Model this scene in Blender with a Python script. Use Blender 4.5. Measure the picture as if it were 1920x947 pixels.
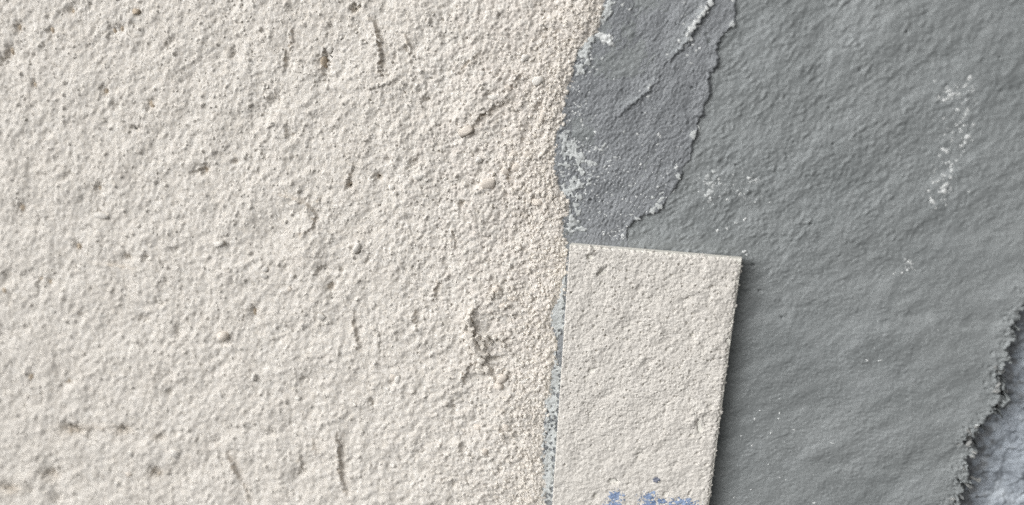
import bpy, bmesh, math, random
import numpy as np
from mathutils import Vector, Matrix

scene = bpy.context.scene
for o in list(bpy.data.objects):
    bpy.data.objects.remove(o, do_unlink=True)
C = scene.collection

# ------------------------------------------------------------------ camera
# A hand-held close-up of a wall about a foot across.  The wall is the plane y = 0,
# its front looks towards -y, x runs right and z up.  Lengths below: 1 mm = 0.001.
FW, FH, FPX = 1920.0, 947.0, 1507.0
YAW, PITCH, DIST = math.radians(14), math.radians(12), 0.271
Z0 = 1.40
K = 0.18                                   # mm on the wall per photo pixel at the centre
look = Vector((0, 0, Z0))
cpos = look + DIST * Vector((math.sin(YAW) * math.cos(PITCH), -math.cos(YAW) * math.cos(PITCH), math.sin(PITCH)))
cam_d = bpy.data.cameras.new('camera')
cam = bpy.data.objects.new('camera', cam_d)
C.objects.link(cam)
cam.location = cpos
q = (look - cpos).to_track_quat('-Z', 'Y')
cam.rotation_euler = q.to_euler()
cam_d.sensor_width = 36
cam_d.lens = FPX * 36 / FW
cam_d.clip_start = 0.01
cam_d.clip_end = 100
cam_d.dof.use_dof = True
cam_d.dof.aperture_fstop = 4.7
scene.camera = cam
_R = np.array(q.to_matrix())
_c = np.array(cpos)

def unproject(px, py, h=0.0):
    """photo position -> (u, v) in mm on the plane h mm in front of the wall"""
    d = _R @ np.array([(px - FW / 2) / FPX, -(py - FH / 2) / FPX, -1.0])
    t = (-h * 0.001 - _c[1]) / d[1]
    p = _c + t * d
    return p[0] * 1000, (Z0 - p[2]) * 1000

def project(u, v, h=0.0):
    """mm on the wall -> photo position (arrays allowed)"""
    x = u * 0.001 - _c[0]; y = -h * 0.001 - _c[1]; z = Z0 - v * 0.001 - _c[2]
    a = _R[0, 0] * x + _R[1, 0] * y + _R[2, 0] * z
    b = _R[0, 1] * x + _R[1, 1] * y + _R[2, 1] * z
    c = _R[0, 2] * x + _R[1, 2] * y + _R[2, 2] * z
    return FW / 2 + FPX * a / -c, FH / 2 - FPX * b / -c

fu, fv = unproject(930, 400)
fp = Vector((fu * .001, -0.001, Z0 - fv * .001))
cam_d.dof.focus_distance = abs((cam.rotation_euler.to_matrix().transposed() @ (fp - cpos)).z)

# ------------------------------------------------------------------ sky and sun
SUN_DIR = Vector((-0.68, -0.60, 0.44)).normalized()        # towards the light: left, above, in front
elev = math.asin(SUN_DIR.z)
world = bpy.data.worlds.new('World')
scene.world = world
world.use_nodes = True
wn = world.node_tree.nodes; wl = world.node_tree.links
for n in list(wn): wn.remove(n)
sky = wn.new('ShaderNodeTexSky')
sky.sky_type = 'NISHITA'; sky.sun_disc = False
sky.sun_elevation = elev
sky.sun_rotation = math.atan2(SUN_DIR.x, SUN_DIR.y)
sky.air_density = 1.0; sky.dust_density = 4.0; sky.ozone_density = 1.0
hs = wn.new('ShaderNodeHueSaturation'); hs.inputs['Saturation'].default_value = 0.0
bg = wn.new('ShaderNodeBackground'); bg.inputs['Strength'].default_value = 0.13
wo = wn.new('ShaderNodeOutputWorld')
wl.new(sky.outputs[0], hs.inputs['Color']); wl.new(hs.outputs[0], bg.inputs['Color']); wl.new(bg.outputs[0], wo.inputs[0])
sun_d = bpy.data.lights.new('sun', 'SUN')
sun_d.energy = 0.68; sun_d.angle = math.radians(75); sun_d.color = (1.0, 0.985, 0.965)
sun = bpy.data.objects.new('sun', sun_d); C.objects.link(sun)
sun.rotation_euler = SUN_DIR.to_track_quat('Z', 'Y').to_euler()
sun.location = look + SUN_DIR * 2

scene.view_settings.view_transform = 'Standard'
scene.view_settings.look = 'None'
scene.view_settings.gamma = 1.0
scene.view_settings.use_curve_mapping = False
scene.view_settings.exposure = 0.47
scene.cycles.use_denoising = False
scene.cycles.adaptive_threshold = 0.006
scene.cycles.max_bounces = 8
scene.cycles.diffuse_bounces = 5

# ------------------------------------------------------------------ materials
def material(name, rough=0.92, spec=0.3):
    m = bpy.data.materials.new(name); m.use_nodes = True
    nt = m.node_tree; b = nt.nodes['Principled BSDF']
    b.inputs['Roughness'].default_value = rough
    b.inputs['Specular IOR Level'].default_value = spec
    return m, nt, b

def noise_node(nt, scale, detail=3, rough=0.55, seed=0.0):
    tc = nt.nodes.new('ShaderNodeTexCoord'); mp = nt.nodes.new('ShaderNodeMapping')
    mp.inputs['Location'].default_value = (seed, seed * 1.7, seed * 0.3)
    n = nt.nodes.new('ShaderNodeTexNoise')
    n.inputs['Scale'].default_value = scale; n.inputs['Detail'].default_value = detail; n.inputs['Roughness'].default_value = rough
    nt.links.new(tc.outputs['Object'], mp.inputs['Vector']); nt.links.new(mp.outputs[0], n.inputs['Vector'])
    return n.outputs['Fac']

def ramp(nt, fac, stops):
    r = nt.nodes.new('ShaderNodeValToRGB')
    el = r.color_ramp.elements
    el[0].position, el[0].color = stops[0][0], (*stops[0][1], 1)
    el[1].position, el[1].color = stops[-1][0], (*stops[-1][1], 1)
    for p, c in stops[1:-1]:
        e = el.new(p); e.color = (*c, 1)
    nt.links.new(fac, r.inputs[0])
    return r.outputs[0]

def mix(nt, fac, a, b, mode='MIX'):
    n = nt.nodes.new('ShaderNodeMix'); n.data_type = 'RGBA'; n.blend_type = mode
    for sock, val in ((0, fac), (6, a), (7, b)):
        if isinstance(val, (int, float)): n.inputs[sock].default_value = val
        elif isinstance(val, tuple): n.inputs[sock].default_value = (*val, 1)
        else: nt.links.new(val, n.inputs[sock])
    return n.outputs[2]

def attr(nt, name):
    a = nt.nodes.new('ShaderNodeAttribute'); a.attribute_name = name
    return a.outputs['Fac']

def bump(nt, b, fac, dist, strength=1.0):
    n = nt.nodes.new('ShaderNodeBump'); n.inputs['Distance'].default_value = dist; n.inputs['Strength'].default_value = strength
    nt.links.new(fac, n.inputs['Height']); nt.links.new(n.outputs[0], b.inputs['Normal'])

def mat_render():
    m, nt, b = material('cream_render', 0.95, 0.2)
    c0 = ramp(nt, noise_node(nt, 60, 4), [(0.3, (0.632, 0.600, 0.555)), (0.7, (0.698, 0.670, 0.628))])
    g = ramp(nt, noise_node(nt, 900, 2, seed=3), [(0.35, (0.86, 0.84, 0.81)), (0.65, (1.0, 1.0, 1.0))])
    c0 = mix(nt, 1.0, c0, g, 'MULTIPLY')
    sandy = ramp(nt, noise_node(nt, 700, 3, seed=5), [(0.3, (0.570, 0.526, 0.475)), (0.7, (0.668, 0.628, 0.580))])
    c1 = mix(nt, attr(nt, 'sandy'), c0, sandy)
    c2 = mix(nt, attr(nt, 'stain_shade'), c1, (0.40, 0.325, 0.24))  # tan mixed in for dirt round moss and for warm crevice shade
    nt.links.new(c2, b.inputs['Base Color'])
    bump(nt, b, noise_node(nt, 2600, 3, seed=1), 0.00010, 0.8)
    return m

def mat_grey(name, lo, hi, seed, rough=0.55):
    m, nt, b = material(name, rough, 0.3)
    c0 = ramp(nt, noise_node(nt, 28, 5, 0.6, seed), [(0.3, lo), (0.7, hi)])
    g = ramp(nt, noise_node(nt, 1100, 2, seed=seed + 3), [(0.35, (0.88, 0.88, 0.88)), (0.65, (1.0, 1.0, 1.0))])
    c0 = mix(nt, 1.0, c0, g, 'MULTIPLY')
    c1 = mix(nt, attr(nt, 'film'), c0, (0.375, 0.395, 0.40))  # pale smears on the coat; on the patch, painted ridge sheen
    nt.links.new(c1, b.inputs['Base Color'])
    bump(nt, b, noise_node(nt, 2200, 3, seed=seed), 0.00015, 0.8)
    return m

def mat_plain(name, lo, hi, scale=500, rough=0.9, bd=0.00008, spec=0.3):
    m, nt, b = material(name, rough, spec)
    nt.links.new(ramp(nt, noise_node(nt, scale, 4, seed=len(name)), [(0.3, lo), (0.7, hi)]), b.inputs['Base Color'])
    if bd: bump(nt, b, noise_node(nt, 2200, 3, seed=len(name) + 2), bd, 0.7)
    return m

M_RENDER = mat_render()
M_GREY = mat_grey('grey_mortar', (0.186, 0.199, 0.200), (0.235, 0.248, 0.248), 2.0)
M_PATCH = mat_grey('blue_grey_mortar', (0.188, 0.197, 0.206), (0.231, 0.241, 0.251), 7.0)
M_FILM = mat_plain('pale_skim', (0.40, 0.415, 0.41), (0.52, 0.535, 0.525), 300, 0.7, 0.00005)
M_FILMW = mat_plain('white_splash', (0.50, 0.51, 0.50), (0.66, 0.67, 0.66), 400, 0.7, 0.00005)
M_CREAMP = mat_plain('cream_pebble', (0.62, 0.59, 0.54), (0.71, 0.68, 0.635), 500, 0.85)
M_WARMP = mat_plain('sandy_pebble', (0.59, 0.53, 0.46), (0.69, 0.635, 0.57), 500, 0.85)
M_CRUMB = mat_plain('mortar_crumb', (0.625, 0.58, 0.515), (0.73, 0.69, 0.635), 600, 0.95, .00014)
M_SHADE_GRIT = mat_plain('tan_pebble', (0.36, 0.29, 0.215), (0.50, 0.43, 0.34), 500, 0.85)  # tan grit, mostly added in pits to stand in for warm shade
M_DARK = mat_plain('dark_moss', (0.012, 0.013, 0.009), (0.035, 0.034, 0.024), 900, 0.9, 0)  # moss and fibres, also plain dark bits and film in pits
M_SAMPLE = mat_plain('sample_render', (0.528, 0.500, 0.458), (0.608, 0.580, 0.538), 600, 0.95, 0.00009, 0.2)
M_CARD = mat_plain('card_edge', (0.66, 0.64, 0.58), (0.72, 0.70, 0.64), 120, 0.8, 0.00003)
M_BLUE = mat_plain('blue_paint', (0.13, 0.19, 0.32), (0.28, 0.35, 0.48), 350, 0.6, 0.00005)
M_SLATE = mat_plain('slate_spot', (0.10, 0.11, 0.14), (0.20, 0.21, 0.26), 350, 0.5, 0.00005)
M_GRIT = mat_plain('grey_crumb', (0.20, 0.205, 0.20), (0.34, 0.34, 0.33), 400, 0.9)

def mat_board():
    m, nt, b = material('blue_white_board', 0.75, 0.3)
    c0 = ramp(nt, noise_node(nt, 160, 5, 0.6, 4.0), [(0.30, (0.20, 0.22, 0.245)), (0.5, (0.31, 0.34, 0.375)), (0.68, (0.46, 0.495, 0.53))])
    c1 = mix(nt, attr(nt, 'stain_shade'), c0, (0.16, 0.165, 0.17))
    nt.links.new(c1, b.inputs['Base Color'])
    return m
M_BOARD = mat_board()

# ------------------------------------------------------------------ helpers
rng = np.random.default_rng(11)
random.seed(5)

def spectrum(n0, n1, d, lam, bw=0.5, ang=None, aspect=1.0, seed=0):
    """band-passed gaussian noise on a periodic lattice; lam = wavelength in mm; ang = direction of the streaks"""
    r = np.random.default_rng(seed)
    f = np.fft.rfft2(r.standard_normal((n0, n1)))
    ky = np.fft.fftfreq(n0, d)[:, None]; kx = np.fft.rfftfreq(n1, d)[None, :]
    if ang is not None:
        a = math.radians(ang)                      # v runs down, so a rising streak has a negative v component
        along = kx * math.cos(a) - ky * math.sin(a)
        across = kx * math.sin(a) + ky * math.cos(a)
        k = np.sqrt((along * aspect) ** 2 + across ** 2)
    else:
        k = np.sqrt(kx ** 2 + ky ** 2)
    k = np.maximum(k, 1e-9)
    w = np.exp(-0.5 * (np.log(k * lam) / bw) ** 2)
    g = np.fft.irfft2(f * w, s=(n0, n1))
    return (g / g.std()).astype(np.float32)

def caps(n0, n1, d, cell, rlo, rhi, seed, drop=0.0):
    """a layer of rounded grains: 0..1 height of the highest grain over each lattice point"""
    r = np.random.default_rng(seed)
    c0, c1 = int(n0 * d / cell), int(n1 * d / cell)
    gy, gx = np.meshgrid(np.arange(c0), np.arange(c1), indexing='ij')
    y = (gy + r.random((c0, c1))).ravel() * cell / d
    x = (gx + r.random((c0, c1))).ravel() * cell / d
    rad = r.uniform(rlo, rhi, y.size) / d
    top = r.uniform(0.45, 1.0, y.size)
    if drop:
        kp = r.random(y.size) > drop
        y, x, rad, top = y[kp], x[kp], rad[kp], top[kp]
    h = np.zeros((n0, n1), np.float32)
    R = int(math.ceil(rhi / d)) + 1
    iy, ix = y.astype(int), x.astype(int)
    for dy in range(-R, R + 1):
        for dx in range(-R, R + 1):
            jy, jx = iy + dy, ix + dx
            q2 = ((jy - y) ** 2 + (jx - x) ** 2) / rad ** 2
            val = top * np.sqrt(np.clip(1 - q2, 0, 1))
            np.maximum.at(h, (jy % n0, jx % n1), val)
    return h

class Grid:
    """sample lines over the wall: fine inside (u0..u1, v0..v1), coarse in the margin around it"""
    def __init__(s, u0, u1, v0, v1, d, ml=0, mr=0, mt=0, mb=0, coarse=2.0):
        s.d = d
        def axis(a, b, m0, m1):
            n = int(round((b - a) / d))
            mid = a + d * np.arange(n + 1); im = np.arange(n + 1)
            k0 = int(m0 / coarse); k1 = int(m1 / coarse); st = max(1, int(round(coarse / d)))
            lo = mid[0] - d * st * np.arange(k0, 0, -1); il = -st * np.arange(k0, 0, -1)
            hi = mid[-1] + d * st * np.arange(1, k1 + 1); ih = n + st * np.arange(1, k1 + 1)
            return np.concatenate([lo, mid, hi]), np.concatenate([il, im, ih]), n + 1
        s.u, s.iu, s.nu = axis(u0, u1, ml, mr)
        s.v, s.iv, s.nv = axis(v0, v1, mt, mb)
        s.U, s.V = np.meshgrid(s.u, s.v)
        s.PX, s.PY = project(s.U, s.V)
        s.lat = (s.nv, s.nu)
    def take(s, lat):
        return lat[np.ix_(s.iv % lat.shape[0], s.iu % lat.shape[1])].astype(np.float64)
    def noise(s, lam, **k):
        return s.take(spectrum(s.nv, s.nu, s.d, lam, **k))
    def caps(s, *a, **k):
        return s.take(caps(s.nv, s.nu, s.d, *a, **k))
    def win(s, px, py, r):
        """index window round a photo position"""
        us, vs = zip(*[unproject(px + a * r, py + b * r) for a in (-1, 1) for b in (-1, 1)])
        a0, a1 = np.searchsorted(s.u, [min(us), max(us)]); b0, b1 = np.searchsorted(s.v, [min(vs), max(vs)])
        return slice(b0, b1), slice(a0, a1)

def smooth(a, b, x):
    t = np.clip((x - a) / (b - a), 0, 1)
    return t * t * (3 - 2 * t)

def polydist(PX, PY, pts):
    """distance, side (+ right of the direction of travel) and 0..1 run along a polyline"""
    best = np.full(PX.shape, 1e9); side = np.zeros(PX.shape); run = np.zeros(PX.shape)
    p = np.array(pts, float); seg = np.hypot(*(p[1:] - p[:-1]).T); tot = seg.sum(); acc = 0
    for a, b, L in zip(p[:-1], p[1:], seg):
        e = (b - a) / L
        rx, ry = PX - a[0], PY - a[1]
        t = np.clip(rx * e[0] + ry * e[1], 0, L)
        dx, dy = rx - t * e[0], ry - t * e[1]
        dd = np.hypot(dx, dy); cr = e[0] * ry - e[1] * rx
        m = dd < best - 1e-6
        best[m] = dd[m]; side[m] = np.sign(cr[m]); run[m] = (acc + t[m]) / tot
        acc += L
    return best, side, run

def step_line(g, H, pts, up, wu, down, wd):
    """a trowel drag: material heaped on the left of travel (up, width wu), scooped on the right (down, width wd)"""
    p = np.array(pts, float); c = p.mean(0); r = np.abs(p - c).max() + 4 * max(wu, wd)
    w = g.win(c[0], c[1], r)
    PX, PY = g.PX[w], g.PY[w]
    n = wob[w] if wob is not None and wob.shape == g.PX.shape else 0
    d, s, t = polydist(PX + 1.6 * n, PY + 1.1 * n, pts)
    fade = np.sin(np.pi * np.clip(t, 0.0, 1)) ** 0.45
    endd = np.minimum(np.hypot(PX - p[0][0], PY - p[0][1]), np.hypot(PX - p[-1][0], PY - p[-1][1]))
    fade = fade * np.clip(endd / 5, 0, 1)
    sd = -d * s
    lft = np.where(sd <= 0, up * np.exp(sd / wu), 0)
    edge = 2.8
    rgt = np.where(sd > 0, up * np.exp(-(sd / edge) ** 2) * 1.0 - down * (1 - np.exp(-(sd / edge) ** 2)) * np.exp(-sd / wd), 0)
    H[w] += K * fade * (lft + rgt)

def pit(g, H, x, y, rx, ry, rot, depth, power=2.0):
    R = 2.6 * max(rx, ry); w = g.win(x, y, R)
    a = math.radians(rot); dx, dy = g.PX[w] - x, g.PY[w] - y
    n = wob[w] if wob is not None and wob.shape == g.PX.shape else 0
    p = (dx * math.cos(a) - dy * math.sin(a)) / rx; q_ = (dx * math.sin(a) + dy * math.cos(a)) / ry
    r = np.sqrt(p * p + q_ * q_) + 0.16 * n
    H[w] -= K * depth * np.exp(-np.abs(np.clip(r, 0, None)) ** power * 1.1)

def build(name, U, V, H, keep, mat, parent=None, attrs=None):
    """grid -> one mesh object; keep = vertices that may carry faces"""
    nv, nu = H.shape
    k = keep[:-1, :-1] & keep[1:, :-1] & keep[:-1, 1:] & keep[1:, 1:]
    idx = np.arange(nv * nu).reshape(nv, nu)
    f = np.stack([idx[:-1, :-1][k], idx[1:, :-1][k], idx[1:, 1:][k], idx[:-1, 1:][k]], 1)
    used = np.zeros(nv * nu, bool); used[f.ravel()] = True
    rem = np.cumsum(used) - 1
    f = rem[f]
    co = np.stack([U.ravel() * .001, -H.ravel() * .001, Z0 - V.ravel() * .001], 1)[used]
    return raw_mesh(name, co, f, mat, parent, {a: v.ravel()[used] for a, v in (attrs or {}).items()})

def raw_mesh(name, co, f, mat, parent=None, attrs=None):
    me = bpy.data.meshes.new(name)
    f = np.asarray(f, np.int32); n = f.shape[1]
    me.vertices.add(len(co)); me.vertices.foreach_set('co', np.asarray(co, np.float32).ravel())
    me.loops.add(f.size); me.loops.foreach_set('vertex_index', f.ravel())
    me.polygons.add(len(f)); me.polygons.foreach_set('loop_start', np.arange(0, f.size, n, dtype=np.int32))
    me.polygons.foreach_set('use_smooth', np.ones(len(f), bool))
    me.update(calc_edges=True)
    for a, v in (attrs or {}).items():
        at = me.attributes.new(a, 'FLOAT', 'POINT'); at.data.foreach_set('value', np.asarray(v, np.float32))
    me.materials.append(mat)
    o = bpy.data.objects.new(name, me); C.objects.link(o)
    if parent: o.parent = parent
    return o

def tag(o, label, cat, group=None):
    o['label'] = label; o['category'] = cat
    if group: o['group'] = group
    return o

def thing(name, label, cat, u, v, h=0.0):
    o = bpy.data.objects.new(name, None); C.objects.link(o)
    o.empty_display_size = 0.01
    o['kind'] = 'thing'
    return tag(o, label, cat)

def height_at(g, H, x, y):
    u, v = unproject(x, y)
    i = min(max(np.searchsorted(g.v, v), 0), len(g.v) - 1); j = min(max(np.searchsorted(g.u, u), 0), len(g.u) - 1)
    return u, v, float(H[i, j])

def pebble_mesh(seed, angular=0.25, flat=1.0):
    r = random.Random(seed)
    bm = bmesh.new(); bmesh.ops.create_icosphere(bm, subdivisions=2, radius=1)
    dirs = [Vector((r.gauss(0, 1), r.gauss(0, 1), r.gauss(0, 1))).normalized() for _ in range(9)]
    cuts = [r.uniform(0.40, 0.82) for _ in dirs]
    for v in bm.verts:
        for d, c in zip(dirs, cuts):
            e = v.co.dot(d) - c
            if e > 0: v.co -= d * e * (0.6 + angular)
        v.co *= 1 + r.uniform(-.06, .06)
    for f in bm.faces: f.smooth = True
    me = bpy.data.meshes.new('pebble'); bm.to_mesh(me); bm.free()
    return me
PEB = [pebble_mesh(i) for i in range(8)]

def flake_mesh(seed, n=14, spread=0.45):
    """a thin domed splash with a ragged outline"""
    r = random.Random(seed)
    ph = [r.uniform(0, 6.28) for _ in range(4)]
    co = [(0, -1.0, 0)]; f = []
    for ring, (rr, hh) in enumerate(((0.55, 0.95), (1.0, -0.6))):
        for i in range(n):
            a = 6.2832 * i / n
            k = 1 + spread * (0.5 * math.sin(2 * a + ph[0]) + 0.45 * math.sin(3 * a + ph[1]) + 0.4 * math.sin(5 * a + ph[2])) + r.uniform(-.12, .12)
            co.append((rr * k * math.cos(a), -hh * r.uniform(.8, 1.1), rr * k * math.sin(a)))
    for i in range(n):
        j = (i + 1) % n
        f.append((0, 1 + j, 1 + i)); f.append((1 + i, 1 + j, 1 + n + j)); f.append((1 + i, 1 + n + j, 1 + n + i))
    me = bpy.data.meshes.new('splash'); me.from_pydata(co, [], f); me.update()
    for p in me.polygons: p.use_smooth = True
    return me
def crumb_mesh(seed):
    r = random.Random(seed); bm = bmesh.new()
    for _ in range(16): bm.verts.new(Vector((r.gauss(0, 1), r.gauss(0, 1), r.gauss(0, 1))).normalized() * r.uniform(.7, 1.1))
    bmesh.ops.convex_hull(bm, input=list(bm.verts))
    bm.verts.ensure_lookup_table()
    for v in [v for v in bm.verts if not v.link_faces]: bm.verts.remove(v)
    for f in bm.faces: f.smooth = False
    me = bpy.data.meshes.new('crumb'); bm.to_mesh(me); bm.free()
    return me
CRB = [crumb_mesh(40 + i) for i in range(8)]
FLK = [flake_mesh(i) for i in range(10)]

def put(name, me, mat, parent, u, v, h, sx, sy, sz, rot):
    """one small piece: sx along, sz across, sy = how far it stands out (mm); rot in the wall plane"""
    key = me.name + mat.name
    if key not in SHARED:
        m2 = me.copy(); m2.name = name; m2.materials.clear(); m2.materials.append(mat); SHARED[key] = m2
    o = bpy.data.objects.new(name, SHARED[key]); C.objects.link(o)
    o.location = (u * .001, -h * .001, Z0 - v * .001)
    o.rotation_euler = (0, -math.radians(rot), 0)
    o.scale = (sx * .001, sy * .001, sz * .001)
    o.parent = parent
    return o
SHARED = {}
wob = None

# ------------------------------------------------------------------ 1. the cream render on the left
BORDER = [(-700, 1260), (-300, 1205), (0, 1140), (25, 1136), (38, 1128), (60, 1124), (78, 1104), (92, 1090), (105, 1082), (130, 1078), (160, 1071), (200, 1063),
          (235, 1058), (262, 1047), (300, 1046), (345, 1047), (358, 1052), (365, 1066), (390, 1072), (410, 1062), (440, 1058), (455, 1062), (480, 1069),
          (520, 1066), (555, 1058), (585, 1041), (610, 1038), (640, 1047), (680, 1047), (705, 1038), (760, 1030), (800, 1027), (840, 1025), (900, 1024), (947, 1022), (1300, 1005), (2200, 975)]
bx = np.array([b[1] for b in BORDER], float); by = np.array([b[0] for b in BORDER], float)

cu = [unproject(x, y) for x, y in ((0, 0), (0, 947), (1150, 0), (1040, 947))]
g = Grid(min(c[0] for c in cu) - 2, max(c[0] for c in cu) + 3, min(c[1] for c in cu) - 2, max(c[1] for c in cu) + 2, 0.27, 90, 0, 70, 90)
n0 = g.noise(9.0, bw=0.5, seed=1)
wob = g.noise(2.6, bw=0.5, seed=2)
PX, PY = g.PX, g.PY
near = smooth(600, 980, PX + 40 * n0 + 60 * np.sin(PY / 160.0))             # looser, sandier towards the joint
H = 0.62 + 0 * PX
H += K * 1.5 * g.noise(34, bw=0.45, seed=3)
H += K * 0.7 * g.noise(13, bw=0.45, ang=60, aspect=1.2, seed=4)
mid = g.noise(5.2, bw=0.5, ang=48, aspect=1.35, seed=5)
H += K * (0.66 + 0.08 * near) * mid
H += K * (0.28 - .05 * near) * g.noise(2.7, bw=0.4, ang=58, aspect=1.25, seed=6)
# sparse lumps standing out and hollows left by pulled grains
lump = g.noise(4.2, bw=0.35, seed=7); H += K * 2.4 * np.clip(lump - 1.4, 0, 2)
hol = g.noise(3.6, bw=0.35, ang=62, aspect=1.5, seed=8); H -= K * 1.5 * np.clip(hol - 1.9, 0, 1.2) * (1 - 0.5 * near)
fine = g.caps(0.74, 0.38, 0.75, 21)
gran = g.caps(1.25, 0.55, 1.0, 22)
zone = np.clip(1 + 0.35 * g.noise(22, bw=.5, seed=10), .35, 1.6)
H += K * (1.12 * zone * fine * (1 - near) + (1.4 * fine + 3.0 * gran) * near)
H += K * 0.35 * g.noise(0.9, bw=0.35, seed=9)
# pin holes
ph = caps(g.nv, g.nu, g.d, 4.5, 0.25, 0.45, 23, drop=0.35); H -= K * 8.0 * g.take(ph) * smooth(.2, .9, near + .15)

LINES = [  # trowel drags: crest on the left of travel, scoop on the right
    ([(690, 32), (703, 48), (711, 75), (714, 108), (712, 145)], 5, 16, 5, 9),
    ([(752, 138), (738, 150), (716, 160), (690, 166)], 3, 8, 2, 8),
    ([(760, 62), (768, 84), (769, 106)], 3, 8, 4, 7),
    ([(632, 806), (637, 838), (637, 872), (640, 900), (650, 930)], 4, 14, 5, 14),
    ([(518, 364), (548, 371), (578, 384), (592, 405), (588, 424), (566, 442)], 3.5, 12, 4, 8),
    ([(606, 362), (598, 372), (592, 388)], 2, 8, 3, 6),
    ([(966, 181), (934, 193), (905, 214), (886, 236), (872, 250)], 2.4, 18, 3, 14),
    ([(424, 846), (438, 872), (452, 902)], 3, 10, 5, 10),
    ([(664, 582), (660, 600), (668, 630), (674, 662)], 3, 8, 4, 8),
    ([(662, 300), (656, 325), (650, 352)], 2.5, 8, 4, 7),
    ([(780, 572), (779, 612)], 2.5, 8, 3, 6),
    ([(548, 48), (549, 76), (540, 104)], 2, 9, 3, 8),
    ([(536, 90), (533, 128)], 3, 9, 3, 8),
    ([(849, 430), (852, 468)], 2.5, 6, 4, 7),
    ([(826, 520), (816, 545), (812, 566)], 2.5, 8, 3.5, 8),
    ([(894, 672), (876, 684), (869, 708), (868, 722)], 3, 8, 4, 8),
    ([(470, 40), (471, 150), (469, 240), (472, 320)], 1.2, 6, 1.5, 6),
    ([(610, 86), (604, 108), (606, 142)], 3.5, 10, 5, 9),
    ([(612, 362), (618, 420)], 1.2, 6, 1.5, 6),
    ([(180, 496), (212, 498), (262, 508)], 1.6, 8, 3, 8),
    ([(455, 900), (470, 947)], 1.5, 8, 3, 8),
    ([(560, 855), (566, 890)], 2, 8, 4, 9),
    ([(585, 820), (592, 852)], 2, 8, 3, 8),
    ([(905, 95), (884, 110), (868, 128), (860, 146)], 2, 10, 3, 8),
    ([(985, 130), (968, 146), (950, 172)], 2.5, 8, 3.5, 8),
    ([(1036, 95), (1018, 132), (1004, 150)], 1.5, 8, 2.5, 8),
    ([(960, 300), (952, 330), (956, 352)], 2.2, 8, 3.5, 8),
    ([(820, 480), (836, 500), (832, 530)], 1.5, 8, 2.5, 7),
    ([(340, 870), (352, 905)], 1.5, 8, 2.5, 7),
    ([(395, 690), (412, 640), (404, 608)], 1.0, 8, 1.5, 8),
    ([(230, 520), (228, 560), (230, 580)], 1.6, 7, 2.5, 7),
    ([(700, 590), (712, 640), (708, 690)], 1.2, 9, 2, 8),
    ([(865, 790), (862, 840), (868, 880)], 1.4, 9, 2, 8),
    ([(780, 820), (770, 860)], 1.2, 9, 2, 8),
]
for a in LINES: step_line(g, H, a[0], a[1] * 1.05, a[2], a[3] * 1.25, a[4] * 1.3)

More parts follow.
